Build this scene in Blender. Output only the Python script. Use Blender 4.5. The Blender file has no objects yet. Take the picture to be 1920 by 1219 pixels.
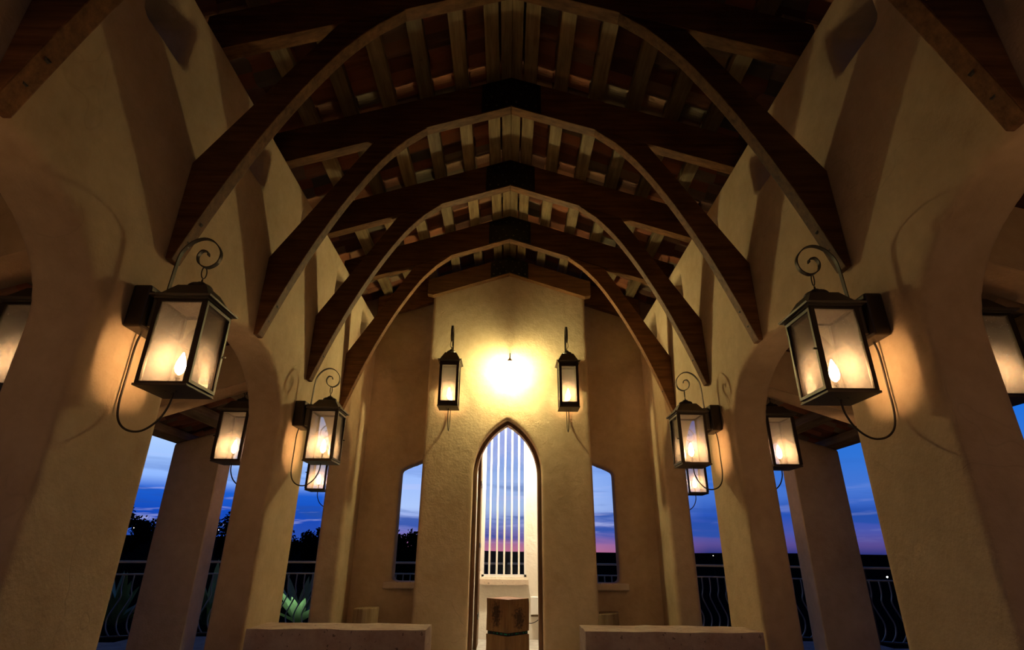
import bpy, bmesh, math, random
from mathutils import Vector, Matrix, noise as mnoise
from mathutils.geometry import tessellate_polygon
random.seed(7)
S = bpy.context.scene
COL = S.collection
R = math.radians
H = 1.6            # modelling unit: height of the truss feet above the eye
EYE = 1.15         # eye height above the paving

# ------------------------------------------------------------------ camera
cam_d = bpy.data.cameras.new('camera')
cam = bpy.data.objects.new('camera', cam_d); COL.objects.link(cam)
cam_d.sensor_width = 36.0
cam_d.lens = 1023.0 / 1920.0 * 36.0
cam_d.clip_start = 0.02; cam_d.clip_end = 3000
cam.matrix_world = (Matrix.Translation((0, 0, EYE)) @ Matrix.Rotation(R(-0.35), 4, 'Z')
                    @ Matrix.Rotation(R(90 + 22.6), 4, 'X') @ Matrix.Rotation(R(0.5), 4, 'Z'))
S.camera = cam
S.view_settings.view_transform = 'Standard'
S.view_settings.look = 'None'
S.view_settings.gamma = 1.0
S.view_settings.use_curve_mapping = False
S.view_settings.exposure = 0.0
LANTERN_E = 165.0     # radiance of a lantern flame
TOWER_E = 1020.0      # radiance of the bare bulb on the gable wall
NICHE_E = 3400.0       # radiance of the lamp in the niche

# ------------------------------------------------------------------ dusk sky
class NT:
    def __init__(s, tree): s.t = tree; s.n = tree.nodes; s.l = tree.links
    def node(s, kind, **kw):
        n = s.n.new(kind)
        for k, v in kw.items(): setattr(n, k, v)
        return n
    def val(s, sock, v):
        if isinstance(v, bpy.types.NodeSocket): s.l.new(v, sock)
        else: sock.default_value = v
    def math(s, op, a, b=0.0, c=None, clamp=False):
        n = s.node('ShaderNodeMath', operation=op, use_clamp=clamp)
        s.val(n.inputs[0], a); s.val(n.inputs[1], b)
        if c is not None: s.val(n.inputs[2], c)
        return n.outputs[0]
    def mix(s, f, a, b, mode='MIX'):
        n = s.node('ShaderNodeMix', data_type='RGBA', blend_type=mode)
        s.val(n.inputs[0], f); s.val(n.inputs[6], a); s.val(n.inputs[7], b)
        return n.outputs[2]
    def ramp(s, f, stops):
        n = s.node('ShaderNodeValToRGB'); s.val(n.inputs[0], f)
        e = n.color_ramp.elements
        while len(e) > 1: e.remove(e[-1])
        e[0].position = stops[0][0]; e[0].color = (*stops[0][1], 1)
        for p, c in stops[1:]:
            q = e.new(p); q.color = (*c, 1)
        return n.outputs[0]
    def noise(s, vec, scale, detail=3, rough=.5):
        n = s.node('ShaderNodeTexNoise'); s.val(n.inputs['Vector'], vec)
        n.inputs['Scale'].default_value = scale; n.inputs['Detail'].default_value = detail
        n.inputs['Roughness'].default_value = rough
        return n.outputs['Fac']
    def comb(s, x, y, z):
        n = s.node('ShaderNodeCombineXYZ'); s.val(n.inputs[0], x); s.val(n.inputs[1], y); s.val(n.inputs[2], z)
        return n.outputs[0]
    def sep(s, v):
        n = s.node('ShaderNodeSeparateXYZ'); s.val(n.inputs[0], v); return n.outputs

w = bpy.data.worlds.new('dusk_sky'); S.world = w; w.use_nodes = True
q = NT(w.node_tree); q.n.clear()
gx, gy, gz = q.sep(q.node('ShaderNodeTexCoord').outputs['Generated'])
elev = q.math('MULTIPLY', q.math('ARCSINE', gz), 180 / math.pi)          # degrees
az = q.math('MULTIPLY', q.math('ARCTAN2', gx, gy), 180 / math.pi)        # 0 = along the nave
f = q.math('DIVIDE', elev, 60.0, clamp=True)
def st(l): return [(d / 60.0, c) for d, c in l]
centre = q.ramp(f, st([(0, (.58, .18, .30)), (.7, (.45, .17, .36)), (1.4, (.17, .13, .42)), (2.6, (.20, .26, .66)),
                       (4.0, (.42, .58, .97)), (7, (.33, .51, .98)), (11, (.15, .32, .90)), (18, (.05, .15, .55)), (32, (.02, .06, .26)), (60, (.01, .03, .13))]))
left = q.ramp(f, st([(0, (.03, .08, .38)), (1.5, (.02, .07, .42)), (3, (.006, .065, .48)), (4.8, (.012, .11, .62)), (5.9, (.28, .48, 1.0)),
                     (9, (.42, .62, 1.0)), (13, (.28, .50, 1.0)), (22, (.03, .10, .42)), (60, (.008, .025, .11))]))
right = q.ramp(f, st([(0, (.02, .03, .18)), (.8, (.10, .07, .28)), (1.8, (.07, .09, .40)), (3.2, (.02, .08, .45)), (5, (.06, .17, .62)),
                      (8, (.03, .17, .66)), (12, (.006, .15, .72)), (20, (.004, .08, .42)), (60, (.004, .02, .10))]))
fl = q.math('SMOOTH_MIN', 1.0, q.math('MAXIMUM', q.math('DIVIDE', q.math('SUBTRACT', -11.0, az), 7.0), 0.0), .0)
fr = q.math('SMOOTH_MIN', 1.0, q.math('MAXIMUM', q.math('DIVIDE', q.math('SUBTRACT', az, 5.0), 14.0), 0.0), .0)
sky = q.mix(fr, q.mix(fl, centre, left), right)
# streaky cloud bands
cv = q.comb(q.math('MULTIPLY', az, .055), q.math('MULTIPLY', q.math('ADD', elev, q.math('MULTIPLY', az, .05)), .55), 3.7)
band = q.noise(cv, 1.0, 5, .55)
window_el = q.math('MULTIPLY', q.math('SMOOTH_MIN', 1.0, q.math('MAXIMUM', q.math('DIVIDE', q.math('SUBTRACT', elev, .7), .8), 0.0), .0),
                   q.math('SUBTRACT', 1.0, q.math('DIVIDE', q.math('SUBTRACT', elev, 3.2), 5.5, clamp=True)), clamp=True)
cl = q.math('MULTIPLY', q.math('DIVIDE', q.math('SUBTRACT', band, .50), .09, clamp=True), window_el)
sky = q.mix(q.math('MULTIPLY', cl, .85), sky, (.018, .075, .38, 1))
cv2 = q.comb(q.math('MULTIPLY', az, .09), q.math('MULTIPLY', q.math('ADD', elev, q.math('MULTIPLY', az, -.04)), 1.1), 9.2)
hi = q.math('MULTIPLY', q.math('DIVIDE', q.math('SUBTRACT', q.noise(cv2, 1.0, 4, .6), .56), .10, clamp=True),
            q.math('MULTIPLY', window_el, q.math('SUBTRACT', 1.0, q.math('MULTIPLY', fr, .75))))
sky = q.mix(q.math('MULTIPLY', hi, .6), sky, (.55, .58, .95, 1))
below = q.math('GREATER_THAN', 0.0, elev)
sky = q.mix(below, sky, (.004, .008, .03, 1))
# the sky away from the sunset is nearly night
away = q.math('MAXIMUM', q.math('DIVIDE', q.math('SUBTRACT', q.math('ABSOLUTE', az), 45.0), 30.0), q.math('DIVIDE', q.math('SUBTRACT', elev, 16.0), 20.0))
sky = q.mix(q.math('MULTIPLY', q.math('MAXIMUM', away, 0.0), 1.0, clamp=True), sky, (.011, .018, .065, 1))
bg = q.node('ShaderNodeBackground'); q.val(bg.inputs[0], sky); bg.inputs[1].default_value = 1.0
q.l.new(bg.outputs[0], q.node('ShaderNodeOutputWorld').inputs[0])

# ------------------------------------------------------------------ materials
def mat(name):
    m = bpy.data.materials.new(name); m.use_nodes = True
    t = NT(m.node_tree); t.n.clear()
    b = t.node('ShaderNodeBsdfPrincipled'); o = t.node('ShaderNodeOutputMaterial')
    t.l.new(b.outputs[0], o.inputs[0])
    return m, t, b, o
def bump(t, b, height, strength, dist=.02):
    n = t.node('ShaderNodeBump'); n.inputs['Strength'].default_value = strength; n.inputs['Distance'].default_value = dist
    t.val(n.inputs['Height'], height); t.l.new(n.outputs[0], b.inputs['Normal'])
def flat(name, c, rough=.6, metal=0.0, emit=None, est=0.0):
    m, t, b, o = mat(name)
    b.inputs['Base Color'].default_value = (*c, 1); b.inputs['Roughness'].default_value = rough; b.inputs['Metallic'].default_value = metal
    if emit: b.inputs['Emission Color'].default_value = (*emit, 1); b.inputs['Emission Strength'].default_value = est
    return m
def plaster(name, a, c):
    m, t, b, o = mat(name)
    g = t.node('ShaderNodeTexCoord').outputs['Object']
    n1 = t.noise(g, 1.4, 5, .6); n2 = t.noise(g, 9, 5, .6); n3 = t.noise(g, 55, 3, .6)
    v = t.node('ShaderNodeTexVoronoi', feature='DISTANCE_TO_EDGE')
    dv = t.node('ShaderNodeVectorMath', operation='ADD'); t.l.new(g, dv.inputs[0])
    sc = t.node('ShaderNodeVectorMath', operation='SCALE'); nn = t.node('ShaderNodeTexNoise'); t.l.new(g, nn.inputs['Vector']); nn.inputs['Scale'].default_value = 2.2
    t.l.new(nn.outputs['Color'], sc.inputs[0]); sc.inputs['Scale'].default_value = 1.1; t.l.new(sc.outputs[0], dv.inputs[1])
    t.l.new(dv.outputs[0], v.inputs['Vector']); v.inputs['Scale'].default_value = .55
    crack = t.math('SUBTRACT', 1.0, t.math('MULTIPLY', v.outputs['Distance'], 160.0, clamp=True))
    crack = t.math('MULTIPLY', crack, t.math('GREATER_THAN', t.noise(g, .9, 2), .56))
    col = t.mix(t.math('MULTIPLY', t.math('SUBTRACT', t.math('ADD', t.math('MULTIPLY', n1, .6), t.math('MULTIPLY', n2, .4)), .32), 2.6, clamp=True), (*a, 1), (*c, 1))
    col = t.mix(t.math('MULTIPLY', crack, .10), col, (.10, .07, .045, 1))
    t.l.new(col, b.inputs['Base Color']); b.inputs['Roughness'].default_value = .9
    hgt = t.math('ADD', t.math('ADD', t.math('MULTIPLY', n2, .8), t.math('MULTIPLY', n3, .22)), t.math('MULTIPLY', crack, -.1))
    bump(t, b, hgt, .34, .035)
    return m
def wood(name, a, c, axis=1, rough=.65, knots=True):
    m, t, b, o = mat(name)
    g = t.node('ShaderNodeTexCoord').outputs['Object']
    mp = t.node('ShaderNodeMapping'); t.l.new(g, mp.inputs[0])
    s = [14, 14, 14]; s[axis] = 1.1
    mp.inputs['Scale'].default_value = s
    n1 = t.noise(mp.outputs[0], 1.6, 6, .65); n2 = t.noise(g, 3.0, 3)
    col = t.mix(t.math('MULTIPLY', t.math('SUBTRACT', n1, .33), 2.8, clamp=True), (*a, 1), (*c, 1))
    rnd = t.node('ShaderNodeObjectInfo').outputs['Random']
    col = t.mix(1.0, col, t.mix(rnd, (.62, .60, .58, 1), (1.15, 1.1, 1.0, 1)), 'MULTIPLY')
    col = t.mix(t.math('MULTIPLY', t.math('SUBTRACT', n2, .5), 2.0, clamp=True), col, (*[x * .55 for x in a], 1))
    if knots:
        v = t.node('ShaderNodeTexVoronoi'); t.l.new(g, v.inputs['Vector']); v.inputs['Scale'].default_value = 3.2
        k = t.math('SUBTRACT', 1.0, t.math('MULTIPLY', v.outputs['Distance'], 14.0, clamp=True))
        col = t.mix(t.math('MULTIPLY', k, .8), col, (*[x * .25 for x in a], 1))
    t.l.new(col, b.inputs['Base Color']); b.inputs['Roughness'].default_value = rough; b.inputs['Specular IOR Level'].default_value = .18
    bump(t, b, n1, .35, .01)
    return m
def burl(m):
    m = m.copy(); m.name = 'cedar_with_burls'; t = NT(m.node_tree)
    b = [n for n in t.n if n.type == 'BSDF_PRINCIPLED'][0]; base = b.inputs['Base Color'].links[0].from_socket
    g = t.node('ShaderNodeTexCoord').outputs['Object']; fac = None
    for c, sx, sz in (((-.178, .0, .475), .070, .125), ((.0, -.178, .44), .075, .11)):
        x, y, z = t.sep(g)
        dx = t.math('DIVIDE', t.math('SUBTRACT', y if c[0] else x, .01), sx); dz = t.math('DIVIDE', t.math('SUBTRACT', z, c[2]), sz)
        oth = t.math('LESS_THAN', x if c[0] else y, -.165)
        d = t.math('SQRT', t.math('ADD', t.math('MULTIPLY', dx, dx), t.math('MULTIPLY', dz, dz)))
        k = t.math('MULTIPLY', t.math('SUBTRACT', t.math('ADD', 1.25, t.math('MULTIPLY', t.math('SUBTRACT', t.noise(g, 38, 5, .7), .5), 3.4)), d), 1.6, clamp=True)
        k = t.math('MULTIPLY', k, oth); fac = k if fac is None else t.math('MAXIMUM', fac, k)
    t.val(b.inputs['Base Color'], t.mix(t.math('MULTIPLY', fac, .85), base, (.035, .018, .012, 1)))
    return m
def tilemat():
    m, t, b, o = mat('terracotta')
    a = t.node('ShaderNodeAttribute'); a.attribute_name = 'tile'
    g = t.node('ShaderNodeTexCoord').outputs['Object']
    col = t.ramp(a.outputs['Fac'], [(0, (.08, .03, .016)), (.3, (.22, .065, .026)), (.6, (.40, .13, .05)), (.85, (.26, .17, .10)), (1, (.10, .08, .05))])
    n = t.noise(g, 6, 5, .65)
    col = t.mix(t.math('MULTIPLY', n, .7), col, t.mix(.5, col, (.06, .03, .02, 1)))
    t.l.new(col, b.inputs['Base Color']); b.inputs['Roughness'].default_value = .85
    bump(t, b, t.noise(g, 30, 4), .3, .01)
    return m
def stone(name, a, c, pits=True):
    m, t, b, o = mat(name)
    g = t.node('ShaderNodeTexCoord').outputs['Object']
    n = t.noise(g, 5, 8, .7); n2 = t.noise(g, 30, 4, .6)
    col = t.mix(t.math('MULTIPLY', t.math('SUBTRACT', n, .35), 3.0, clamp=True), (*a, 1), (*c, 1))
    col = t.mix(t.math('GREATER_THAN', n2, .66), col, (*[x * .5 for x in a], 1))
    t.l.new(col, b.inputs['Base Color']); b.inputs['Roughness'].default_value = .8
    bump(t, b, t.math('ADD', n, t.math('MULTIPLY', n2, .4)), .4, .015)
    return m
def glassmat(name='lantern_glass', haze=.10):
    m, t, b, o = mat(name); t.n.remove(b)
    g = t.node('ShaderNodeTexCoord').outputs['Object']
    tr = t.node('ShaderNodeBsdfTransparent'); gl = t.node('ShaderNodeBsdfGlossy'); gl.inputs['Roughness'].default_value = .06
    tr.inputs[0].default_value = (.97, .96, .94, 1)
    df = t.node('ShaderNodeBsdfDiffuse'); df.inputs[0].default_value = (.8, .78, .74, 1)
    tl = t.node('ShaderNodeBsdfTranslucent'); tl.inputs[0].default_value = (.85, .8, .74, 1)
    fr = t.node('ShaderNodeFresnel'); fr.inputs[0].default_value = 1.5
    dm = t.node('ShaderNodeMixShader'); dm.inputs[0].default_value = .6; t.l.new(df.outputs[0], dm.inputs[1]); t.l.new(tl.outputs[0], dm.inputs[2])
    spots = t.math('GREATER_THAN', t.noise(g, 140, 2), .70)
    hz = t.math('ADD', haze * .6, t.math('ADD', t.math('MULTIPLY', t.noise(g, 7, 5, .7), haze * .9), t.math('MULTIPLY', spots, haze * 1.5)))
    m1 = t.node('ShaderNodeMixShader'); t.l.new(hz, m1.inputs[0]); t.l.new(tr.outputs[0], m1.inputs[1]); t.l.new(dm.outputs[0], m1.inputs[2])
    m2 = t.node('ShaderNodeMixShader'); t.l.new(t.math('MULTIPLY', fr.outputs[0], .9), m2.inputs[0]); t.l.new(m1.outputs[0], m2.inputs[1]); t.l.new(gl.outputs[0], m2.inputs[2])
    t.l.new(m2.outputs[0], o.inputs[0])
    return m
def lightmat(name, c, s):
    m, t, b, o = mat(name); t.n.remove(b)
    e = t.node('ShaderNodeEmission'); e.inputs[0].default_value = (*c, 1); e.inputs[1].default_value = s
    t.l.new(e.outputs[0], o.inputs[0]); return m

M = dict(
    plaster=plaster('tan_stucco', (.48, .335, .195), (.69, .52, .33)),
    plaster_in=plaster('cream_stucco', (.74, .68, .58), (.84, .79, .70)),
    beam=wood('dark_stained_timber', (.10, .042, .017), (.25, .12, .048), 0),
    purlin=wood('weathered_pine', (.17, .11, .058), (.34, .25, .135), 1),
    tile=tilemat(),
    steel=flat('blackened_steel', (.03, .032, .035), .45, .8),
    bolt=flat('bolt_steel', (.09, .08, .07), .5, .7),
    iron=flat('aged_bronze', (.055, .042, .032), .42, .75),
    iron2=flat('bronze_sheet', (.10, .08, .06), .5, .5),
    rail=flat('painted_rail', (.45, .41, .35), .45, .2),
    bal=flat('baluster_metal', (.34, .32, .29), .35, .5),
    glass=glassmat(haze=.15),
    pane=glassmat('window_glass', .015),
    bench=stone('limestone', (.60, .39, .27), (.86, .70, .52)),
    stump=wood('pale_log', (.32, .21, .12), (.55, .42, .27), 2),
    sill=stone('sill_stone', (.58, .44, .32), (.70, .58, .46)),
    cedar=wood('cedar', (.20, .10, .04), (.38, .21, .09), 2, .35),
    door=wood('door_wood', (.10, .05, .03), (.20, .11, .06), 2),
    paving=stone('paving', (.22, .20, .18), (.36, .33, .30)),
    white=flat('white_paint', (.82, .80, .76), .5),
    flame=lightmat('gas_flame', (1.0, .58, .27), LANTERN_E),
    bulb=lightmat('bare_bulb', (1.0, .88, .40), TOWER_E),
    nlamp=lightmat('niche_lamp_glow', (1.0, .86, .62), NICHE_E),
    soil=flat('dark_ground', (.006, .008, .008), .95),
    leaf=flat('dark_leaves', (.006, .010, .006), .8),
    bark=flat('bark', (.03, .02, .014), .9),
    agave=flat('agave_leaf', (.22, .36, .18), .55),
    green=flat('green_glass', (.02, .35, .18), .1),
    lampdot=lightmat('distant_lamp', (1.0, .80, .5), 9),
    lampstar=lightmat('yard_lamp', (1.0, .93, .8), 60),
    uplight=lightmat('uplight', (.75, 1.0, .7), 380),
)

M['burl'] = burl(M['cedar'])
for k_ in ('soil', 'leaf', 'bark'):
    M[k_].node_tree.nodes['Principled BSDF'].inputs['Specular IOR Level'].default_value = 0.0
# ------------------------------------------------------------------ helpers
def tag(o, label=None, cat=None, group=None, kind=None):
    if label: o['label'] = label
    if cat: o['category'] = cat
    if group: o['group'] = group
    if kind: o['kind'] = kind
    return o
def empty(name, loc=(0, 0, 0), rz=0.0):
    o = bpy.data.objects.new(name, None); COL.objects.link(o); o.location = loc; o.rotation_euler = (0, 0, rz); o.empty_display_size = .1
    return o
def obj(name, bm, m, parent=None, smooth=False, bev=0.0, seg=2):
    bmesh.ops.recalc_face_normals(bm, faces=bm.faces)
    me = bpy.data.meshes.new(name); bm.to_mesh(me); bm.free()
    ms = m if isinstance(m, (list, tuple)) else [m]
    for x in ms: me.materials.append(x)
    if smooth:
        for p in me.polygons: p.use_smooth = True
    o = bpy.data.objects.new(name, me); COL.objects.link(o)
    if parent: o.parent = parent
    if bev:
        b = o.modifiers.new('bevel', 'BEVEL'); b.width = bev; b.segments = seg; b.limit_method = 'ANGLE'; b.angle_limit = R(35)
    return o
def box(bm, x0, x1, y0, y1, z0, z1, mi=0):
    v = [bm.verts.new(p) for p in ((x0, y0, z0), (x1, y0, z0), (x1, y1, z0), (x0, y1, z0), (x0, y0, z1), (x1, y0, z1), (x1, y1, z1), (x0, y1, z1))]
    for f_ in ((0, 3, 2, 1), (4, 5, 6, 7), (0, 1, 5, 4), (1, 2, 6, 5), (2, 3, 7, 6), (3, 0, 4, 7)):
        fc = bm.faces.new([v[i] for i in f_]); fc.material_index = mi
    return v
def prism(bm, loops, to3, d0, d1):
    """extrude a polygon with holes: loops of 2-D points, to3(a, b, d) -> 3-D point"""
    flat_ = [p for l in loops for p in l]
    tris = tessellate_polygon([[Vector((a, b, 0)) for a, b in l] for l in loops])
    va = [bm.verts.new(to3(a, b, d0)) for a, b in flat_]; vb = [bm.verts.new(to3(a, b, d1)) for a, b in flat_]
    for t in tris:
        try: bm.faces.new([va[i] for i in t]); bm.faces.new([vb[i] for i in reversed(t)])
        except ValueError: pass
    k = 0
    for l in loops:
        n = len(l)
        for i in range(n):
            a, b = k + i, k + (i + 1) % n
            bm.faces.new((va[a], va[b], vb[b], vb[a]))
        k += n
def tube(bm, pts, r, seg=8, closed=False, flatz=1.0, cap=True):
    """tube through points; flatz squeezes the section"""
    pts = [Vector(p) for p in pts]; n = len(pts); rings = []
    up = None
    for i, p in enumerate(pts):
        if closed: t = (pts[(i + 1) % n] - pts[i - 1]).normalized()
        else: t = (pts[min(i + 1, n - 1)] - pts[max(i - 1, 0)]).normalized()
        if up is None: up = t.orthogonal().normalized()
        up = (up - t * up.dot(t)).normalized(); sd = t.cross(up)
        rr = r[i] if isinstance(r, (list, tuple)) else r
        rings.append([bm.verts.new(p + (up * math.cos(2 * math.pi * k / seg) + sd * math.sin(2 * math.pi * k / seg) * flatz) * rr) for k in range(seg)])
    m_ = n if closed else n - 1
    for i in range(m_):
        a, b = rings[i], rings[(i + 1) % n]
        for k in range(seg): bm.faces.new((a[k], a[(k + 1) % seg], b[(k + 1) % seg], b[k]))
    if not closed and cap: bm.faces.new(rings[0][::-1]); bm.faces.new(rings[-1])
def strap(bm, pts, wy, th):
    """flat strap in the local x-z plane, width wy along y, thickness th"""
    n = len(pts); L = []
    for i, (x, z) in enumerate(pts):
        a = pts[max(i - 1, 0)]; b = pts[min(i + 1, n - 1)]
        t = Vector((b[0] - a[0], b[1] - a[1])).normalized(); nx, nz = -t.y * th / 2, t.x * th / 2
        L.append([bm.verts.new(c) for c in ((x + nx, -wy / 2, z + nz), (x + nx, wy / 2, z + nz), (x - nx, wy / 2, z - nz), (x - nx, -wy / 2, z - nz))])
    for i in range(n - 1):
        for k in range(4): bm.faces.new((L[i][k], L[i][(k + 1) % 4], L[i + 1][(k + 1) % 4], L[i + 1][k]))
    bm.faces.new(L[0][::-1]); bm.faces.new(L[-1])
def lathe(bm, prof, seg=20, c=(0, 0, 0)):
    rings = []
    for r_, z in prof:
        rings.append([bm.verts.new((c[0] + r_ * math.cos(2 * math.pi * k / seg), c[1] + r_ * math.sin(2 * math.pi * k / seg), c[2] + z)) for k in range(seg)])
    for a, b in zip(rings, rings[1:]):
        for k in range(seg): bm.faces.new((a[k], a[(k + 1) % seg], b[(k + 1) % seg], b[k]))
    bm.faces.new(rings[0][::-1]); bm.faces.new(rings[-1])
def smoothpts(pts, n=6):
    out = []; P = [pts[0]] + list(pts) + [pts[-1]]
    for i in range(1, len(P) - 2):
        for k in range(n):
            t = k / n
            out.append(tuple(.5 * ((2 * b) + (c - a) * t + (2 * a - 5 * b + 4 * c - d) * t * t + (3 * b - a - 3 * c + d) * t ** 3)
                       for a, b, c, d in zip(P[i - 1], P[i], P[i + 1], P[i + 2])))
    out.append(tuple(pts[-1])); return out
def soften(o, voxel=.03, it=3):
    r_ = o.modifiers.new('hand_trowelled', 'REMESH'); r_.mode = 'VOXEL'; r_.voxel_size = voxel; r_.use_smooth_shade = True
    s_ = o.modifiers.new('rounded', 'SMOOTH'); s_.iterations = it; s_.factor = .6
def copy_tree(o, parent=None):
    c = o.copy(); COL.objects.link(c); c.parent = parent
    for ch in list(o.children): copy_tree(ch, c)
    return c
def struct(o): o['kind'] = 'structure'; return o

W = 1.286 * H           # nave half width
TH = .19 * H            # thickness of the arcade walls
SL = .335               # roof pitch
def zb(x): return EYE + 2.506 * H - SL * abs(x)        # underside of the rafters
RD = .235 * H            # rafter depth
TY = 4.72 * H           # front face of the gable tower
BY = 5.0 * H            # back wall

# ------------------------------------------------------------------ arcade walls
def arcade(side):
    y0, y1 = -1.50 * H, 5.05 * H
    ztop = zb(W)
    holes = []
    out = [(y0, -.3), (y0, ztop), (y1, ztop), (y1, -.3)]
    for k in (2, 1, 0, -1):                      # walk back along the floor, cutting arches
        a1 = (1.54 + 1.53 * k) * H; a0 = a1 - 1.065 * H; c = (a0 + a1) / 2; hw = (a1 - a0) / 2
        sp = EYE + .62 * H; rise = .39 * H
        out.append((a1, -.3))
        for i in range(0, 25):
            t = math.pi * i / 24
            out.append((c + hw * math.cos(t), sp + rise * math.sin(t)))
        out.append((a0, -.3))
    for k in range(-2, 5):
        c = (1.475 + .763 * k) * H; h2 = .122 * H; z0 = EYE + 1.75 * H
        holes.append([(c - h2, z0), (c + h2, z0), (c + h2, z0 + .215 * H), (c - h2, z0 + .215 * H)])
    bm = bmesh.new()
    prism(bm, [out] + holes, lambda a, b, d: (side * d, a, b), W, W + TH)
    for v in bm.verts:
        if abs(v.co.x) > W + .01 and v.co.z > ztop - .01: v.co.z -= SL * TH
    o = struct(obj('wall_left' if side < 0 else 'wall_right', bm, M['plaster'])); soften(o, .026, 1)
    return o
arcade(-1); arcade(1)

# ------------------------------------------------------------------ gable tower with the lancet door, back walls
DW, DS, DR = .414, EYE + .962, .70          # half width, springing height, rise
def lancet(hw, zs, rise, z0, n=14, off=0.0):
    c = (rise * rise - hw * hw) / (2 * hw); Rr = hw + c + off
    top = math.sqrt(Rr * Rr - c * c)
    p = [(-(hw + off), z0), ]
    a_end = math.atan2(top, c)
    for i in range(n + 1):
        a = a_end * i / n; p.append((-(Rr * math.cos(a) - c), zs + Rr * math.sin(a)))
    for i in range(n - 1, -1, -1):
        a = a_end * i / n; p.append(((Rr * math.cos(a) - c), zs + Rr * math.sin(a)))
    p.append(((hw + off), z0)); return p
TW = .72 * H
zt = lambda x: zb(x) + .14 * H
bm = bmesh.new()
L = [(-TW, -.3), (-TW, zt(TW)), (0, zt(0)), (TW, zt(TW)), (TW, -.3)] + lancet(DW, DS, DR, -.3, off=.05)[::-1]
prism(bm, [L], lambda a, b, d: (a, d, b), TY, TY + .30)
o = struct(obj('wall_tower_front', bm, M['plaster'])); soften(o, .028, 3)
NB = 8.9            # niche back wall, inner face
for s, nm in ((-1, 'wall_tower_left'), (1, 'wall_tower_right')):
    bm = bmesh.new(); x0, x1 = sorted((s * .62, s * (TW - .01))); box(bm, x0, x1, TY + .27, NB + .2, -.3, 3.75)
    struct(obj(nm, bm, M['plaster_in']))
bm = bmesh.new()
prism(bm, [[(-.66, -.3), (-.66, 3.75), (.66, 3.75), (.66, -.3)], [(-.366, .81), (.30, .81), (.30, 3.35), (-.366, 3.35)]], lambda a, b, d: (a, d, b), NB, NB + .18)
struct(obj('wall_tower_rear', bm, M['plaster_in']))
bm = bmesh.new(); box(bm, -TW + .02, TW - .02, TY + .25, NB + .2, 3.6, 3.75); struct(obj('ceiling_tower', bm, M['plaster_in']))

for s in (-1, 1):
    bm = bmesh.new()
    Lp = [(.68 * H, -.3), (.68 * H, zb(.68 * H) + RD + .12), (W + .40, zb(W + .40) + RD + .12), (W + .40, zb(W) - .35), (W + .05, zb(W) - .35), (W + .05, -.3)]
    x1 = 1.52; xi = 1.13
    hole = [(xi, .78), (x1, .78), (x1, 2.23), (xi, 2.23 + .4 * (x1 - xi))]
    prism(bm, [Lp, hole], lambda a, b, d: (s * a, d, b), BY, BY + .25)
    o = struct(obj('wall_back_left' if s < 0 else 'wall_back_right', bm, M['plaster'])); soften(o, .03, 3)
    w_ = struct(empty('window_1' if s < 0 else 'window_2', (s * 1.33, BY, .78)))
    bm = bmesh.new(); box(bm, -.29 if s < 0 else -.19, .19 if s < 0 else .29, -.09, .20, -.085, -.002); obj('window_sill', bm, M['sill'], w_, bev=.012)

# niche window: bars, frame, sill, pane
wn = struct(empty('window_3', (0, NB, .81)))
bm = bmesh.new()
for x in (-.366, .268): box(bm, x, x + .032, .03, .09, 0, 2.54)
box(bm, -.366, .30, .03, .09, 0, .03); box(bm, -.366, .30, .03, .09, 2.51, 2.54)
obj('window_frame', bm, M['white'], wn)
for i in range(5):
    bm = bmesh.new(); x = -.366 + .666 * (i + 1) / 6; box(bm, x - .014, x + .014, .035, .075, .03, 2.51); obj('window_bar', bm, M['white'], wn, bev=.004)
bm = bmesh.new(); box(bm, -.335, .27, .10, .106, .03, 2.51); obj('window_pane', bm, M['pane'], wn)
bm = bmesh.new()
n = 24; xs = [-.39 + .72 * i / n for i in range(n + 1)]
prism(bm, [[(xs[0], -.03), (xs[-1], -.03)] + [(x, -.105 + .012 * math.sin(i * 1.9) * math.cos(i * .7)) for i, x in reversed(list(enumerate(xs)))]], lambda a, b, d: (a, d, b), -.06, .12)
obj('window_sill', bm, M['sill'], wn, bev=.006)

# the door: wooden lancet lining and the leaf folded back inside
dr = struct(empty('door_1', (0, TY + .05, 0)))
bm = bmesh.new()
outp = lancet(DW, DS, DR, 0, off=.045); inp = lancet(DW, DS, DR, 0)
prism(bm, [outp + inp[::-1]], lambda a, b, d: (a, d, b), .07, .24)
obj('door_frame', bm, M['door'], dr)
bm = bmesh.new()
prism(bm, [[(0, .02), (0, DS + .62), (.12, DS + .55), (.3, DS + .30), (.42, DS), (.42, .02)]], lambda a, b, d: (d, .27 + a, b), -DW + .005, -DW + .05)
lf = obj('door_leaf', bm, M['door'], dr, bev=.004)
for z in (.35, 1.2, 2.0):
    bm = bmesh.new(); box(bm, -DW + .05, -DW + .058, .27, .60, z, z + .06); obj('strap_hinge', bm, M['steel'], lf)

# ------------------------------------------------------------------ floor and terrace
bm = bmesh.new(); box(bm, -7.0, 7.0, -5, 8.35, -.25, 0.0); box(bm, -5.2, 5.2, 8.35, 8.95, -.25, 0.0)
struct(obj('floor', bm, M['paving']))

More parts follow.
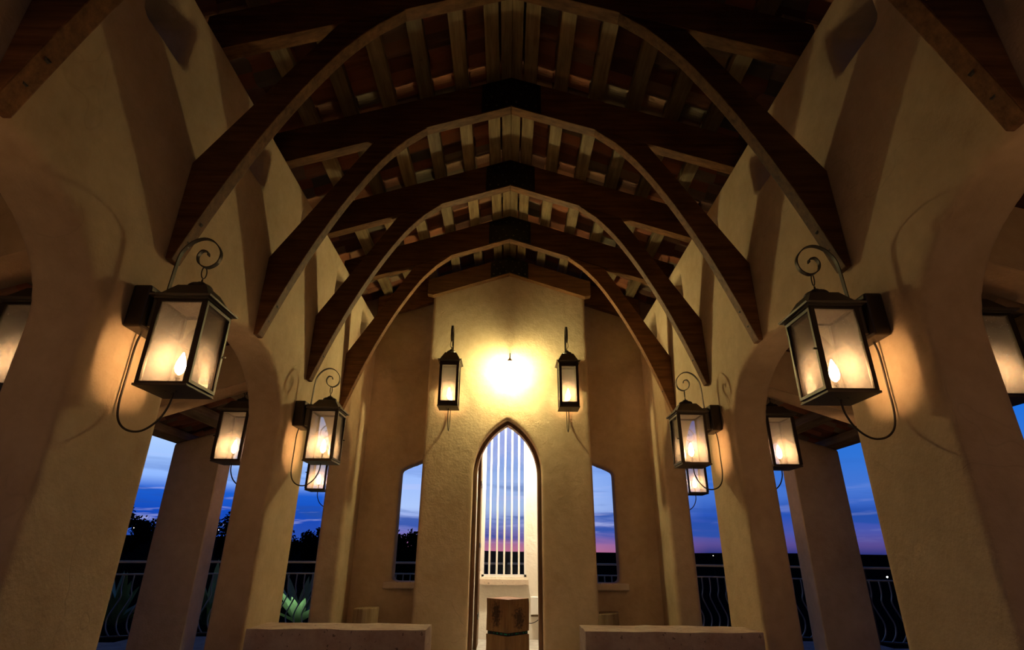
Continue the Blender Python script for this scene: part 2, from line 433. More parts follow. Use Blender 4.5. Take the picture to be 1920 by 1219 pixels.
# ------------------------------------------------------------------ tiled roofs
def tiles(name, x0, x1, y0, y1, zf, slope, side, per=.158, course=.36, th=.014, amp=.036):
    bm = bmesh.new(); lay = bm.faces.layers.float.new('tile') if False else None
    ny = int((y1 - y0) / per) * 8; nxc = int(math.ceil((x1 - x0) / course)); vals = []
    up = 1
    for c in range(nxc):
        a = x0 + c * course; b = min(a + course + .03, x1 + .03)
        lo, hi_ = .0, .022                       # each course dips under the one above
        rows = []
        for (x, dz) in ((a, hi_), (b, lo)):
            r0 = []
            for j in range(ny + 1):
                y = y0 + (y1 - y0) * j / ny
                ph = (j % 16) / 16 * 2 * math.pi
                prof = abs(math.sin(ph / 1)) * (1 if ph < math.pi else -1) * amp
                r0.append(Vector((side * x, y, zf(x) + dz + prof + amp)))
            rows.append(r0)
        lv = [[bm.verts.new(p) for p in r_] for r_ in rows]
        uv = [[bm.verts.new(p + Vector((0, 0, th))) for p in r_] for r_ in rows]
        cell = {}
        for j in range(ny):
            k = j // 8
            if k not in cell: cell[k] = random.random()
            for fs in ((lv[0][j], lv[0][j + 1], lv[1][j + 1], lv[1][j]), (uv[0][j], uv[1][j], uv[1][j + 1], uv[0][j + 1]),
                       (lv[0][j], uv[0][j], uv[0][j + 1], lv[0][j + 1]), (lv[1][j], lv[1][j + 1], uv[1][j + 1], uv[1][j])):
                bm.faces.new(fs); vals.append(cell[k])
    me = bpy.data.meshes.new(name); bm.to_mesh(me); bm.free(); me.materials.append(M['tile'])
    at = me.attributes.new('tile', 'FLOAT', 'FACE'); at.data.foreach_set('value', vals)
    o = bpy.data.objects.new(name, me); COL.objects.link(o); struct(o); return o
PT = .075                                   # purlin thickness
for s, nm in ((-1, 'ceiling_left'), (1, 'ceiling_right')):
    tiles(nm, 0.02, W + TH + .45, -2.4, 8.6, lambda x: zb(x) + RD + PT + .004, SL, s)
AE = 2.80 * H; A0 = 1.476 * H
ASL = .30
def zae(x): return EYE + 1.21 * H - ASL * (x - 1.46 * H)
for s, nm in ((-1, 'ceiling_left_aisle'), (1, 'ceiling_right_aisle')):
    tiles(nm, A0 + .03, AE, -2.4, 5.15 * H, lambda x: zae(x) + .105, ASL, s)

bm = bmesh.new(); zr = zb(0) + RD + PT
prism(bm, [[(.16 * math.cos(math.pi * i / 12), zr + .05 + .10 * math.sin(math.pi * i / 12)) for i in range(13)] + [(.145 * math.cos(math.pi * i / 12), zr + .05 + .085 * math.sin(math.pi * i / 12)) for i in range(12, -1, -1)]], lambda a, b, d: (a, d, b), -2.4, 8.6)
struct(obj('ceiling_ridge', bm, M['tile']))
# purlins
ordw = ['first', 'second', 'third', 'fourth', 'fifth', 'sixth']
def purlin(x, s, hw, th, zf, y0, y1, slope, name, label, group):
    bm = bmesh.new()
    prism(bm, [[(x - hw, zf(x - hw)), (x + hw, zf(x + hw)), (x + hw, zf(x + hw) + th), (x - hw, zf(x - hw) + th)]], lambda a, b, d: (s * a, d, b), y0, y1)
    o = obj(name, bm, M['purlin'], bev=.006); tag(o, label, 'beam', group); return o
for s in (-1, 1):
    sd = 'left' if s < 0 else 'right'
    for i, xh in enumerate((.115, .305, .52, .74, .965, 1.19)):
        purlin(xh * H, s, .040 * H, PT, lambda x: zb(x) + RD + .001, -2.3, 8.5, SL, 'roof_purlin',
               'weathered pine purlin under the terracotta tiles, %s one %s of the ridge' % (ordw[i], sd), 'purlins of the nave roof')
    for i, xh in enumerate((1.62, 2.00, 2.37, 2.73)):
        purlin(xh * H, s, .045 * H, .10, lambda x: zae(x), -2.3, 5.1 * H, ASL, 'roof_purlin',
               'rough brown purlin under the %s side roof, %s one outward from the arcade' % (sd, ordw[i]), 'purlins of the side roofs')
rb = empty('ridge_beam', (0, 0, 0)); tag(rb, 'wide weathered double ridge plank running along the roof peak', 'beam')
for s in (-1, 1):
    bm = bmesh.new()
    prism(bm, [[(0.001, zb(0) + RD), (.062 * H, zb(.062 * H) + RD), (.062 * H, zb(.062 * H) + RD + .07), (0.001, zb(0) + RD + .07)]], lambda a, b, d: (s * a, d, b), -2.3, 8.5)
    obj('ridge_plank', bm, M['purlin'], rb, bev=.004)

# ------------------------------------------------------------------ trusses
BT = .067 * H
def make_truss():
    t = empty('roof_truss')
    for s in (-1, 1):
        bm = bmesh.new(); e = 1.40 * H
        prism(bm, [[(0.0005, zb(0)), (e, zb(e)), (e, zb(e) + RD), (0.0005, zb(0) + RD)]], lambda a, b, d: (s * a, d, b), 0, BT)
        obj('rafter', bm, M['beam'], t, bev=.008)
        inner = smoothpts([(1.262, 1.0), (1.165, 1.27), (1.045, 1.56), (.905, 1.84), (.75, 2.09), (.62, 2.24)], 5)
        P = [(W - .002, EYE + 1.0 * H), (W - .002, EYE + 1.44 * H), (.80 * H, zb(.80 * H) - .002), (.50 * H, zb(.50 * H) - .002)]
        P += [(a * H, EYE + b * H) for a, b in inner[::-1]]
        bm = bmesh.new(); prism(bm, [P], lambda a, b, d: (s * a, d, b), .004, BT - .004)
        br = obj('curved_brace', bm, M['beam'], t, bev=.006)
        for (a, b) in ((1.236, 1.09), (1.205, 1.17)):
            bm = bmesh.new()
            m4 = Matrix.Translation((s * a * H, BT / 2, EYE + b * H)) @ Matrix.Rotation(R(-70 * s), 4, 'Y')
            vs = bmesh.ops.create_cone(bm, cap_ends=True, segments=6, radius1=.017, radius2=.017, depth=.012, matrix=m4)
            obj('bolt', bm, M['bolt'], br)
    gusset(t, RD); return t
def gusset(t, rd, dz=0.0):
    bm = bmesh.new(); g = .18 * H
    prism(bm, [[(0, zb(0) + .012), (g, zb(g) + .012), (g, zb(g) + rd - .012), (0, zb(0) + rd - .012), (-g, zb(g) + rd - .012), (-g, zb(g) + .012)]], lambda a, b, d: (a, d, b + dz), -.008, 0)
    gp = obj('gusset_plate', bm, M['steel'], t)
    for s in (-1, 1):
        for a, b in ((.03, .04), (.03, .18), (.09, .03), (.09, .19), (.15, .05), (.15, .18), (.06, .11), (.12, .11)):
            m4 = Matrix.Translation((s * a * H, -.014, dz + zb(a * H) + b * H * rd / RD)) @ Matrix.Rotation(R(90), 4, 'X')
            bm = bmesh.new(); bmesh.ops.create_cone(bm, cap_ends=True, segments=6, radius1=.012, radius2=.010, depth=.012, matrix=m4)
            obj('bolt', bm, M['bolt'], gp)
tr0 = make_truss()
tl = ['dark timber arch truss overhead at the top corners of the photo, nearest of all', 'dark timber arch truss whose feet end above the two big foreground lanterns',
      'dark timber arch truss over the middle arches, second row of gusset bolts', 'dark timber arch truss with feet above the smaller pair of pier lanterns',
      'dark timber arch truss farthest back, smallest arch before the gable wall']
for k, yh in enumerate((1.02, 1.79, 2.557, 3.333, 4.08)):
    t = tr0 if k == 0 else copy_tree(tr0)
    t.location = (0, yh * H, 0); tag(t, tl[k], 'truss', 'timber arch trusses')
# short capping truss on the tower
CRD, CDZ = .18 * H, -.03 * H
ct = empty('gable_rafter_pair', (0, TY - BT - .002, 0)); tag(ct, 'short dark timber rafter pair capping the gable wall above the bright bulb', 'truss')
for s in (-1, 1):
    e = .775 * H; bm = bmesh.new()
    prism(bm, [[(.0005, zb(0)), (e - .09, zb(e - .09)), (e, zb(e) + .05), (e, zb(e) + CRD), (.0005, zb(0) + CRD)]], lambda a, b, d: (s * a, d, b + CDZ), 0, BT)
    obj('rafter', bm, M['beam'], ct, bev=.008)
gusset(ct, CRD, CDZ)
for s in (-1, 1):
    bm = bmesh.new(); a, e = .73 * H, W - .004
    prism(bm, [[(a, zb(a) + .02), (e, zb(e) + .02), (e, zb(e) + RD), (a, zb(a) + RD)]], lambda a_, b, d: (s * a_, d, b), BY - BT - .1, BY - .1)
    o = obj('wall_plate_rafter', bm, M['beam'], bev=.008)
    tag(o, 'dark sloping timber along the top of the back wall %s of the gable' % ('left' if s < 0 else 'right'), 'beam')

# ------------------------------------------------------------------ outer piers with their tie walls
pl_ = {(-1, 3): 'tall stucco outer pier on the left seen beyond the middle arch, sky on both sides', (1, 3): 'tall stucco outer pier on the right seen beyond the middle arch, sky on both sides'}
for s in (-1, 1):
    for k in (0, 1, 2, 3):
        yf = (1.54 + 1.53 * (k - 1)) * H
        bm = bmesh.new(); xi, xo = 2.37 * H, 2.77 * H
        P = [(xi, -.25), (xi, zae(xi) - .002), (xo, zae(xo) - .002), (xo, -.25)]
        prism(bm, [P], lambda a, b, d: (s * a, d, b), yf, yf + .20 * H)
        o = obj('stucco_pier', bm, M['plaster'], bev=.03, seg=3)
        sd = 'left' if s < 0 else 'right'
        tag(o, pl_.get((s, k)) or 'stucco outer pier of the %s side aisle, hidden behind the arcade, %s row' % (sd, ['nearest', 'second', 'third'][k]), 'pier', 'outer aisle piers')
        if k < 3:
            x0, x1 = W + TH - .02, xi + .02
            def zt_(x): return EYE + (.90 - .34 * (x / H - 1.57)) * H
            bm = bmesh.new()
            prism(bm, [[(x0, zt_(x0)), (x1, zt_(x1)), (x1, zae(x1) - .003), (x0, zae(x0) - .003)]], lambda a, b, d: (s * a, d, b), yf + .03 * H, yf + .19 * H)
            o = obj('stucco_tie_beam', bm, M['plaster'], bev=.02)
            tag(o, 'plastered sloping cross beam of the %s side aisle, %s' % (sd, ['behind the foreground', 'seen through the nearest arch at the frame edge', 'seen through the arch beside the big lantern'][k]), 'beam')

# ------------------------------------------------------------------ lanterns   (local +x away from the wall, z = 0 at the base plate)
def make_lantern(fw=.017, door='iron'):
    r = empty('wall_lantern')
    cx = .182 * H; hw = .083 * H; bh = .300 * H     # body centre, half width, glass height
    bm = bmesh.new(); box(bm, 0.0, .062 * H, -.075 * H, .075 * H, .205 * H, .36 * H); bp = obj('backplate', bm, M['iron'], r, bev=.012)
    bm = bmesh.new(); box(bm, .062 * H, cx - hw - .003, -.05 * H, .05 * H, .215 * H, .345 * H); obj('mounting_box', bm, M['iron2'], r, bev=.006)
    # scrolled strap (x from the wall, z)
    sc = [(.070, .345), (.072, .40), (.076, .49), (.086, .535), (.115, .572), (.155, .587), (.195, .572), (.226, .530), (.222, .487), (.190, .466), (.156, .482), (.145, .512), (.157, .535), (.178, .530), (.182, .516)]
    bm = bmesh.new(); strap(bm, smoothpts([(a * H, b * H) for a, b in sc], 6), .026, .006); obj('scroll_bracket', bm, M['iron'], r)
    bm = bmesh.new(); pts = [(cx + .004 * math.sin(a), .019 * math.sin(a), .445 * H + .036 * math.cos(a)) for a in [2 * math.pi * i / 20 for i in range(20)]]
    tube(bm, pts, .0035, 6, closed=True); obj('hanging_ring', bm, M['iron'], r, smooth=True)
    # roof
    rf = bmesh.new(); zt0 = bh
    def frus(a, z0, b, z1):
        v0 = [rf.verts.new((cx + x * a, y * a, z0)) for x, y in ((-1, -1), (1, -1), (1, 1), (-1, 1))]; v1 = [rf.verts.new((cx + x * b, y * b, z1)) for x, y in ((-1, -1), (1, -1), (1, 1), (-1, 1))]
        for i in range(4): rf.faces.new((v0[i], v0[(i + 1) % 4], v1[(i + 1) % 4], v1[i]))
        rf.faces.new(v0[::-1]); rf.faces.new(v1)
    frus(hw + .012, zt0 + .004, hw + .012, zt0 + .014); frus(hw + .030, zt0 + .014, hw + .032, zt0 + .024); frus(hw + .008, zt0 + .024, hw * .60, zt0 + .072 * H)
    ro = obj('lantern_roof', rf, M['iron2'], r)
    bm = bmesh.new(); zc = zt0 + .072 * H
    lathe(bm, [(.036, 0), (.036, .012), (.062, .012), (.066, .020), (.058, .030), (.03, .030), (.03, .042), (.02, .052), (.006, .056), (.004, .075)], 24, (cx, 0, zc)); obj('vent_cap', bm, M['iron'], r, smooth=False)
    # frame
    fr = bmesh.new(); p = .011
    for sx in (-1, 1):
        for sy in (-1, 1):
            x = cx + sx * (hw - p); y = sy * (hw - p); box(fr, x - p, x + p, y - p, y + p, .012, bh + .004)
    for z0, z1 in ((.012, .024), (bh - .010, bh + .004)):
        for s_ in (-1, 1):
            box(fr, cx - hw, cx + hw, s_ * (hw - p) - p * .9, s_ * (hw - p) + p * .9, z0, z1); box(fr, cx + s_ * (hw - p) - p * .9, cx + s_ * (hw - p) + p * .9, -hw, hw, z0, z1)
    obj('lantern_frame', fr, M['iron'], r)
    bm = bmesh.new(); xf = cx + hw      # hinged front door frame
    for y0, y1, z0, z1 in ((-hw, -hw + fw, .02, bh - .004), (hw - fw, hw, .02, bh - .004), (-hw, hw, .02, .02 + fw), (-hw, hw, bh - .004 - fw, bh - .004)): box(bm, xf + .001, xf + .010, y0, y1, z0, z1)
    df = obj('lantern_door', bm, M[door], r)
    bm = bmesh.new(); tube(bm, [(xf + .01, hw - .006, bh * .5), (xf + .028, hw - .006, bh * .5)], .006, 8); obj('latch', bm, M['iron'], df)
    for sx, sy in ((-1, 0), (1, 0), (0, -1), (0, 1)):
        bm = bmesh.new(); g = hw - p
        if sx: box(bm, cx + sx * g - .0015, cx + sx * g + .0015, -g + .003, g - .003, .024, bh - .01)
        else: box(bm, cx - g + .003, cx + g - .003, sy * g - .0015, sy * g + .0015, .024, bh - .01)
        obj('glass_pane', bm, M['glass'], r)
    bm = bmesh.new(); box(bm, cx - hw - .006, cx + hw + .006, -hw - .006, hw + .006, 0, .012)
    bpl = obj('base_plate', bm, M['iron2'], r, bev=.002)
    for sx in (-1, 1):
        for sy in (-1, 1):
            bm = bmesh.new(); lathe(bm, [(.004, -.003), (.004, 0)], 8, (cx + sx * .028, sy * .028, 0)); obj('screw', bm, M['bolt'], bpl)
    jt = [(.180, -.002), (.176, -.045), (.152, -.095), (.108, -.128), (.060, -.125), (.026, -.095), (.012, -.04), (.011, .05), (.011, .16), (.020, .212)]
    bm = bmesh.new(); P = smoothpts([(a * H, 0, b * H) for a, b in jt], 6); tube(bm, P, .0058, 8); obj('gas_tube', bm, M['iron'], r, smooth=True)
    bm = bmesh.new(); lathe(bm, [(.02, .012), (.02, .02), (.009, .026), (.009, .075), (.013, .078), (.013, .092), (.005, .096)], 12, (cx, 0, 0)); bu = obj('burner', bm, M['iron2'], r)
    bm = bmesh.new(); lathe(bm, [(.004, .098), (.018, .110), (.026, .134), (.023, .165), (.012, .198), (.003, .222)], 12, (cx, 0, 0)); obj('flame', bm, M['flame'], bu, smooth=True)
    return r
lan = make_lantern(); lan_gable = make_lantern(.036, 'iron')
def ang(dx): return 0 if dx > 0 else math.pi
spots = []
zl = EYE + .478 * H
for s in (-1, 1):
    sd = 'left' if s < 0 else 'right'
    spots += [(s * W, 1.76 * H, zl, ang(-s), 1, 1, 'big bronze scroll lantern in the %s foreground on the nearest pier, facing the nave' % sd, 'lanterns on the nave side of the piers'),
              (s * W, 3.31 * H, zl, ang(-s), 1, 1, 'smaller bronze scroll lantern on the %s middle pier, facing the nave' % sd, 'lanterns on the nave side of the piers'),
              (s * (W + TH), 1.80 * H, zl, ang(s), 1, 1, 'lantern cut off by the %s edge of the photo, aisle side of the nearest pier' % sd, 'lanterns on the aisle side of the piers'),
              (s * (W + TH), 3.36 * H, zl, ang(s), 1, 1, 'lantern half hidden behind the %s middle pier, seen through the arch' % sd, 'lanterns on the aisle side of the piers'),
              (s * (W + TH), 4.98 * H, zl, ang(s), 1, 1, 'small far lantern directly below the middle pier lantern on the %s, sky behind it' % sd, 'lanterns on the aisle side of the piers'),
              ((-.505 if s < 0 else .515) * H, TY, EYE + 1.12 * H, -math.pi / 2, 1.0, 1.30, 'tall narrow lantern on the gable wall %s of the bright bulb' % sd, 'lanterns on the gable wall')]
for s in (-1, 1):
    sd = 'left' if s < 0 else 'right'
    spots += [(s * W, .20 * H, zl, ang(-s), 1, 1, 'lantern on the pier beside the viewer, %s of the nave, outside the photo' % sd, 'lanterns beside the viewer'),
              (s * (W + TH), .24 * H, zl, ang(s), 1, 1, 'lantern on the aisle side of the pier beside the viewer, %s' % sd, 'lanterns beside the viewer')]
for i, (x, y, z, a, k, kz, lb, gr) in enumerate(spots):
    o = lan if i == 0 else lan_gable if i == 5 else copy_tree(lan_gable if 'gable' in gr else lan)
    o.location = (x, y, z); o.rotation_euler = (0, 0, a); o.scale = (k, k, kz); tag(o, lb, 'lantern', gr)

# bare bulb fixture over the door
bf = empty('wall_lamp', (.02, TY, EYE + 1.535 * H)); tag(bf, 'bare glowing bulb on a small hooked bracket high on the gable wall', 'lamp')
bm = bmesh.new(); lathe(bm, [(.045, 0), (.045, .012), (.02, .018)], 16)
bmesh.ops.rotate(bm, verts=bm.verts, cent=(0, 0, 0), matrix=Matrix.Rotation(R(90), 3, 'X')); bmesh.ops.translate(bm, verts=bm.verts, vec=(0, 0, .06)); obj('wall_rose', bm, M['iron'], bf)
bm = bmesh.new(); tube(bm, smoothpts([(0, -.01, .06), (0, -.12, .14), (0, -.21, .16), (0, -.26, .11), (0, -.26, .06)], 5), .007, 8); obj('hooked_arm', bm, M['iron'], bf, smooth=True)
bm = bmesh.new(); lathe(bm, [(.010, .07), (.018, .06), (.045, .022), (.050, .016), (.044, .018), (.012, .05)], 20, (0, -.26, 0)); obj('shade', bm, M['sill'], bf, smooth=True)
bm = bmesh.new(); bmesh.ops.create_icosphere(bm, subdivisions=2, radius=.052, matrix=Matrix.Translation((0, -.26, -.045))); obj('bulb', bm, M['bulb'], bf, smooth=True)
# niche lamp
nl = empty('ceiling_lamp', (.05, 8.35, 3.6)); tag(nl, 'hidden ceiling lamp lighting the bright niche behind the pointed door', 'lamp')
bm = bmesh.new(); lathe(bm, [(.06, -.05), (.06, -.001)], 16); obj('lamp_base', bm, M['white'], nl)
bm = bmesh.new(); lathe(bm, [(.02, -.13), (.05, -.12), (.07, -.09), (.055, -.052)], 16); obj('lamp_globe', bm, M['nlamp'], nl, smooth=True)

# ------------------------------------------------------------------ furniture
for s in (-1, 1):
    b0 = empty('stone_bench', (s * 1.22, 4.67, 0)); tag(b0, 'long pale limestone block bench at the bottom of the photo, %s of the centre' % ('left' if s < 0 else 'right'), 'bench', 'limestone benches')
    bm = bmesh.new(); box(bm, -.643, .643, -.19, .19, .0, .625); bmesh.ops.subdivide_edges(bm, edges=bm.edges, cuts=14, use_grid_fill=True)
    for v in bm.verts:
        nv = mnoise.noise(v.co * 6 + Vector((s * 5, 0, 0))) * .006 + mnoise.noise(v.co * 22) * .003
        v.co += Vector((nv, nv, nv if v.co.z > .05 else 0))
    obj('bench_block', bm, M['bench'], b0)
for s, x, y, ht, rr in ((-1, -1.73, 7.62, .50, .155), (1, 1.25, 7.68, .46, .165)):
    bm = bmesh.new(); seg = 28; rings = []
    for z in (0, .15, .3, ht - .012, ht):
        rings.append([bm.verts.new((math.cos(2 * math.pi * k / seg) * rr * (1 + .05 * mnoise.noise(Vector((math.cos(k * .22) * 2, math.sin(k * .22) * 2, z * 2 + s)))) * (.97 if z == ht else 1), math.sin(2 * math.pi * k / seg) * rr * (.97 if z == ht else 1), z + (.008 * math.cos(2 * math.pi * k / seg) if z > .4 else 0))) for k in range(seg)])
    for a, b in zip(rings, rings[1:]):
        for k in range(seg): bm.faces.new((a[k], a[(k + 1) % seg], b[(k + 1) % seg], b[k]))
    bm.faces.new(rings[0][::-1]); bm.faces.new(rings[-1])
    o = obj('log_stump', bm, M['stump']); o.location = (x, y, 0)
    tag(o, ('round wooden stump under the left window, paler top' if s < 0 else 'low stump under the right window, mostly hidden by the bench'), 'stump', 'stumps by the back wall')
# cedar pedestal turned corner-on
pd = empty('wooden_pedestal', (.025, 7.30, 0), R(45)); tag(pd, 'square cedar post pedestal standing corner-on in the pointed doorway', 'pedestal')
q_ = .178
for z0, z1, nm in ((0, .265, 'lower_block'), (.30, .64, 'upper_block')):
    bm = bmesh.new(); box(bm, -q_, q_, -q_, q_, z0, z1); bmesh.ops.subdivide_edges(bm, edges=bm.edges, cuts=5, use_grid_fill=True)
    for v in bm.verts:
        nv = mnoise.noise(v.co * 9) * .004; v.co.x += nv; v.co.y -= nv
    pb = obj(nm, bm, M['burl'] if nm[0] == 'u' else M['cedar'], pd)
bm = bmesh.new(); box(bm, -q_ + .012, q_ - .012, -q_ + .012, q_ - .012, .266, .299); nb = obj('recessed_band', bm, M['steel'], pd)
bm = bmesh.new()
for k in range(16):
    a = random.uniform(-.15, .15); r_ = random.uniform(.005, .009); fc = k % 2
    c = (a, -q_ + .012, .283) if fc else (-q_ + .012, a, .283)
    bmesh.ops.create_icosphere(bm, subdivisions=1, radius=r_, matrix=Matrix.Translation(c))
obj('green_glass_bead', bm, M['green'], nb); nb.children[0]['label'] = 'tiny green glass beads'
nb.children[0]['kind'] = 'stuff'
# outlet box with its cord on the niche rear wall
ob = empty('outlet_box', (.345 + .07, NB, .30)); tag(ob, 'white weatherproof outlet box low on the bright niche wall', 'outlet')
bm = bmesh.new(); box(bm, -.055, .075, -.06, 0, .02, .25); obj('cover', bm, M['white'], ob, bev=.006)
bm = bmesh.new(); box(bm, -.05, .07, -.05, 0, -.005, .018); obj('box_base', bm, M['purlin'], ob)
bm = bmesh.new(); tube(bm, smoothpts([(.08, -.03, .12), (.085, -.05, 0), (.03, -.06, -.06), (-.06, -.06, -.09), (-.18, -.06, -.07), (-.3, -.08, -.2), (-.34, -.09, -.28)], 5), .005, 6)
o = obj('power_cord', bm, M['steel']); o.location = (.415, NB, .30); tag(o, 'thin dark cord hanging from the outlet box in the niche', 'cord')

# ------------------------------------------------------------------ terrace railing
def rail_path(x):
    ax = abs(x)
    return 10.0 if ax < 2.6 else 10.0 - (ax - 2.6) ** 1.25 * .27
cuts = [-7.5, -5.35, -3.0, 0.0, 3.0, 5.35, 7.5]
sec_lb = ['metal railing section at the far left, between the nearest left piers', 'wavy-baluster railing section seen left of the back pier, agave behind it', 'railing section behind the left window and the pointed door',
          'railing section behind the right window', 'wavy-baluster railing section seen right of the back pier', 'metal railing section at the far right beyond the right outer pier']
def sweep(par, x0, x1, z0, z1, hw_, name, m_, nseg=7):
    bm = bmesh.new(); prev = None
    for i in range(nseg + 1):
        x = x0 + (x1 - x0) * i / nseg; d = Vector((1, (rail_path(x + .01) - rail_path(x - .01)) / .02, 0)).normalized(); nn = Vector((-d.y, d.x, 0))
        c = Vector((x - par.location.x, rail_path(x) - par.location.y, 0))
        ring = [bm.verts.new(c + nn * a + Vector((0, 0, b))) for a, b in ((-hw_, z0), (hw_, z0), (hw_, z1), (-hw_, z1))]
        if prev:
            for k in range(4): bm.faces.new((prev[k], prev[(k + 1) % 4], ring[(k + 1) % 4], ring[k]))
        else: bm.faces.new(ring[::-1])
        prev = ring
    bm.faces.new(prev); return obj(name, bm, m_, par)
bal = []
for sg in (-1, 1):
    bm = bmesh.new()
    tube(bm, smoothpts([(0, 0, .795), (0, 0, .62), (sg * -.02, .01, .50), (sg * .03, .03, .36), (sg * .085, .05, .22), (sg * .07, .03, .09), (0, 0, -.01)], 4), .010, 6)
    bal.append(bm)
bal_me = []
bm = bmesh.new(); box(bm, -.028, .028, -.028, .028, -.3, .955); post_bm = bm; post_me = None
for k in range(6):
    x0, x1 = cuts[k] + .02, cuts[k + 1] - .02; mx = (x0 + x1) / 2
    rl = empty('terrace_railing', (mx, rail_path(mx), 0)); tag(rl, sec_lb[k], 'railing', 'terrace railing sections')
    sweep(rl, x0, x1, .955, .985, .07, 'top_rail', M['rail']); sweep(rl, x0, x1, .79, .81, .02, 'upper_rail', M['bal']); sweep(rl, x0, x1, -.02, .0, .02, 'lower_rail', M['iron2'])
    n_ = int((x1 - x0) / .115); sg = 0 if mx < 0 else 1
    for i in range(n_):
        x = x0 + (i + .7) * (x1 - x0) / n_
        if len(bal_me) <= sg and i == 0: o = obj('baluster', bal[sg], M['bal'], rl, smooth=True); bal_me.append(o.data)
        else: o = bpy.data.objects.new('baluster', bal_me[sg]); COL.objects.link(o); o.parent = rl
        sl = (rail_path(x + .01) - rail_path(x - .01)) / .02
        o.location = (x - mx, rail_path(x) - rl.location.y, 0); o.rotation_euler = (0, 0, math.atan(sl))
    if post_me is None: o = obj('post', post_bm, M['iron2'], rl); post_me = o.data
    else: o = bpy.data.objects.new('post', post_me); COL.objects.link(o); o.parent = rl
    x = x0 + .03; o.location = (x - mx, rail_path(x) - rl.location.y, 0)

# ------------------------------------------------------------------ landscape
bm = bmesh.new(); seg = 96
rad = [0.1, 9, 11.5, 14, 20, 35, 60, 110, 200, 380, 700, 1400]
prev = None
def ground(r_, a):
    # a: azimuth, 0 = +Y, positive to the right
    if r_ < 12: return -.06
    base = {14: -.8, 20: -1.8, 35: -3.2, 60: -4.5, 110: -7, 200: -9, 380: -9, 700: -3, 1400: -2}.get(r_, -.3)
    d = math.degrees(a); lf = max(0, min(1, (-d - 9) / 14)) if d > -90 else max(0, min(1, (170 + d) / 60))
    n_ = mnoise.noise(Vector((math.sin(a) * 6, math.cos(a) * 6, r_ * .01)))
    if r_ >= 60: base += lf * min(r_, 200) * .068 + n_ * r_ * .0022
    if r_ >= 700: base += EYE + r_ * (.0022 + .0012 * mnoise.noise(Vector((math.sin(a) * 25, math.cos(a) * 25, 3))))
    return base
for r_ in rad:
    ring = [bm.verts.new((math.sin(2 * math.pi * k / seg) * r_, math.cos(2 * math.pi * k / seg) * r_, ground(r_, (2 * math.pi * k / seg + math.pi) % (2 * math.pi) - math.pi))) for k in range(seg)]
    if prev:
        for k in range(seg): bm.faces.new((prev[k], prev[(k + 1) % seg], ring[(k + 1) % seg], ring[k]))
    else: bm.faces.new(ring)
    prev = ring
o = struct(obj('ground', bm, M['soil'], smooth=True))
from mathutils.bvhtree import BVHTree
bvh = BVHTree.FromPolygons([v.co for v in o.data.vertices], [tuple(p.vertices) for p in o.data.polygons])
def gz(x, y):
    hit = bvh.ray_cast(Vector((x, y, 200)), Vector((0, 0, -1))); return hit[0].z if hit[0] else 0
def make_tree(seed, ht, wd):
    rnd = random.Random(seed); t = empty('tree')
    bm = bmesh.new(); tube(bm, [(0, 0, -.5), (.05, 0, ht * .3), (-.05, .05, ht * .65)], [.16, .12, .05], 7); obj('trunk', bm, M['bark'], t)
    bm = bmesh.new(); cl = [(rnd.uniform(-.6, .6) * wd, rnd.uniform(-.6, .6) * wd, ht * rnd.uniform(.28, .88), rnd.uniform(.22, .42) * wd) for _ in range(11)]
    for k in range(1900):
        cx, cy, cz, cr = cl[k % 11]
        d = Vector((rnd.gauss(0, 1), rnd.gauss(0, 1), rnd.gauss(0, 1))).normalized() * cr * rnd.uniform(.2, 1) ** .6
        c = Vector((cx, cy, cz)) + d; a = Vector((rnd.gauss(0, 1), rnd.gauss(0, 1), rnd.gauss(0, 1))).normalized(); b = a.orthogonal().normalized(); s_ = rnd.uniform(.09, .2)
        bm.faces.new([bm.verts.new(c + v_) for v_ in (a * s_, b * s_ * .6, -a * s_, -b * s_ * .6)])
    obj('crown', bm, M['leaf'], t); return t
trees = [make_tree(i, 5.2, 2.6) for i in range(3)]
tp = [(-36.5, 62, 1.0, 'leftmost'), (-33.5, 60, 1.08, None), (-31, 66, .95, None), (-28, 58, .85, None), (-25.5, 62, 1.0, None), (-23, 66, .95, None), (-21, 55, .88, None), (-18.6, 60, .95, None),
      (-17, 68, 1.0, None), (-13.6, 75, .9, None), (-10.9, 58, 1.25, None), (-9.8, 82, 1.9, None), (-8.9, 104, 2.1, None)]
for i, (a, d, k, _) in enumerate(tp):
    o = trees[i] if i < 3 else copy_tree(trees[i % 3])
    x, y = math.sin(R(a)) * d, math.cos(R(a)) * d
    o.location = (x, y, gz(x, y)); o.scale = (k, k, k); o.rotation_euler = (0, 0, i * 1.3)
    own = {1: 'dark tree in the sky gap left of the left outer pier, left one', 2: 'dark tree in the sky gap left of the left outer pier, right one', 4: 'dark tree in the narrow gap between left outer pier and middle pier'}
    if i in own: tag(o, own[i], 'tree', 'trees on the left hillside')
    elif i >= 10: tag(o, 'black tree silhouette in the left pentagonal window', 'tree', 'tree silhouettes in the left window')
    elif i in (6, 7, 8): tag(o, 'dark tree silhouette behind the railing between the left middle pier and the back pier', 'tree', 'tree silhouettes behind the left railing')
    else: tag(o, 'dark hillside tree hidden behind the left piers', 'tree', 'hidden trees on the left hillside')
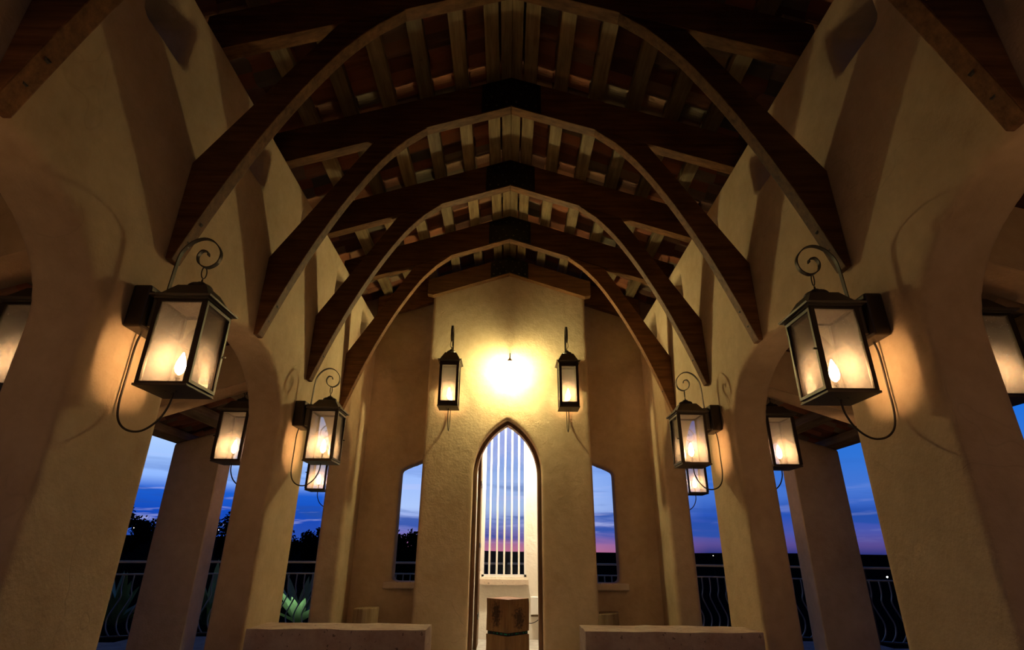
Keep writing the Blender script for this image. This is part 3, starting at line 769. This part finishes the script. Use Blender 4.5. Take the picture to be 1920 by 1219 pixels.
# agaves lit by a small ground light
def make_agave(sd):
    rnd = random.Random(sd); t = empty('agave_plant')
    for k in range(22):
        a = k * 2.4; ti = rnd.uniform(.25, 1.1); ln = rnd.uniform(.65, 1.0)
        bm = bmesh.new(); L_ = []
        for j in range(7):
            u = j / 6; wd = .065 * (1 - u) ** .6 * (1 + .4 * math.sin(u * 3)) + .001
            rr = ln * u * math.sin(ti) * (1 + .15 * u); z = ln * u * math.cos(ti) - .10 * u * u * math.sin(ti)
            L_.append([Vector((rr, -wd, z + wd * .3)), Vector((rr, 0, z)), Vector((rr, wd, z + wd * .3)), Vector((rr, 0, z - .012 * (1 - u)))])
        rot = Matrix.Rotation(a, 3, 'Z'); V = [[bm.verts.new(rot @ p) for p in r_] for r_ in L_]
        for r0, r1 in zip(V, V[1:]):
            for k2 in range(4): bm.faces.new((r0[k2], r0[(k2 + 1) % 4], r1[(k2 + 1) % 4], r1[k2]))
        obj('spiky_leaf', bm, M['agave'], t)
    return t
ag = [make_agave(3)]
for i, (x, y, k, lb) in enumerate(((-3.78, 11.25, 1.2, 'spiky agave lit green behind the railing, left of the back pier'), (-5.3, 11.0, 1.2, 'spiky agave in shadow between the left outer pier and the middle pier'),
                                   (-6.75, 10.7, 1.2, 'dim spiky plant at the far left beyond the outer pier'))):
    o = ag[0] if i == 0 else copy_tree(ag[0]); o.location = (x, y, -.08); o.scale = (k, k, k); o.rotation_euler = (0, 0, i * 1.1); tag(o, lb, 'plant', 'agaves along the railing')
gl = empty('garden_uplight', (-3.65, 10.55, -.06)); tag(gl, 'small ground light in front of the green agave', 'lamp')
bm = bmesh.new(); lathe(bm, [(.03, 0), (.035, .06)], 12); obj('housing', bm, M['steel'], gl)
bm = bmesh.new(); lathe(bm, [(.022, .061), (.022, .066)], 12); obj('lens', bm, M['uplight'], gl)
# far lamps
def dot(az_, el, d, r_, m_, lb, nm='distant_street_lamp'):
    x, y = math.sin(R(az_)) * d, math.cos(R(az_)) * d; z = EYE + math.tan(R(el)) * d; g = gz(x, y)
    t = empty(nm, (x, y, min(g, z - .2))); tag(t, lb, 'lamp', 'far lamps on the horizon')
    hh = z - t.location.z
    bm = bmesh.new(); tube(bm, [(0, 0, 0), (0, 0, hh - r_)], r_ * .25, 6); obj('post', bm, M['steel'], t)
    bm = bmesh.new(); bmesh.ops.create_icosphere(bm, subdivisions=2, radius=r_, matrix=Matrix.Translation((0, 0, hh))); obj('lamp_globe', bm, m_, t)
dot(32.55, -1.62, 25, .022, M['lampstar'], 'bright white yard lamp right of the right outer pier', 'yard_lamp')
for a, e, lb in ((19.3, -.05, 'tiny far lamp right of the right back pier, left one of two'), (20.6, -.25, 'tiny far lamp right of the right back pier, right one of two'), (24.6, -.1, 'tiny far lamp between the right middle pier and the outer pier')):
    dot(a, e - .1, 320, .17, M['lampdot'], lb)
dot(33.2, .05, 320, .2, M['lampdot'], 'tiny far lamp right of the right outer pier')
for a, lb in ((-32.5, 'tiny orange lamp among dark trees left of the left outer pier'), (-26.2, 'tiny orange lamp among dark trees right of the left outer pier')): dot(a, 1.6, 45, .022, M['lampdot'], lb)
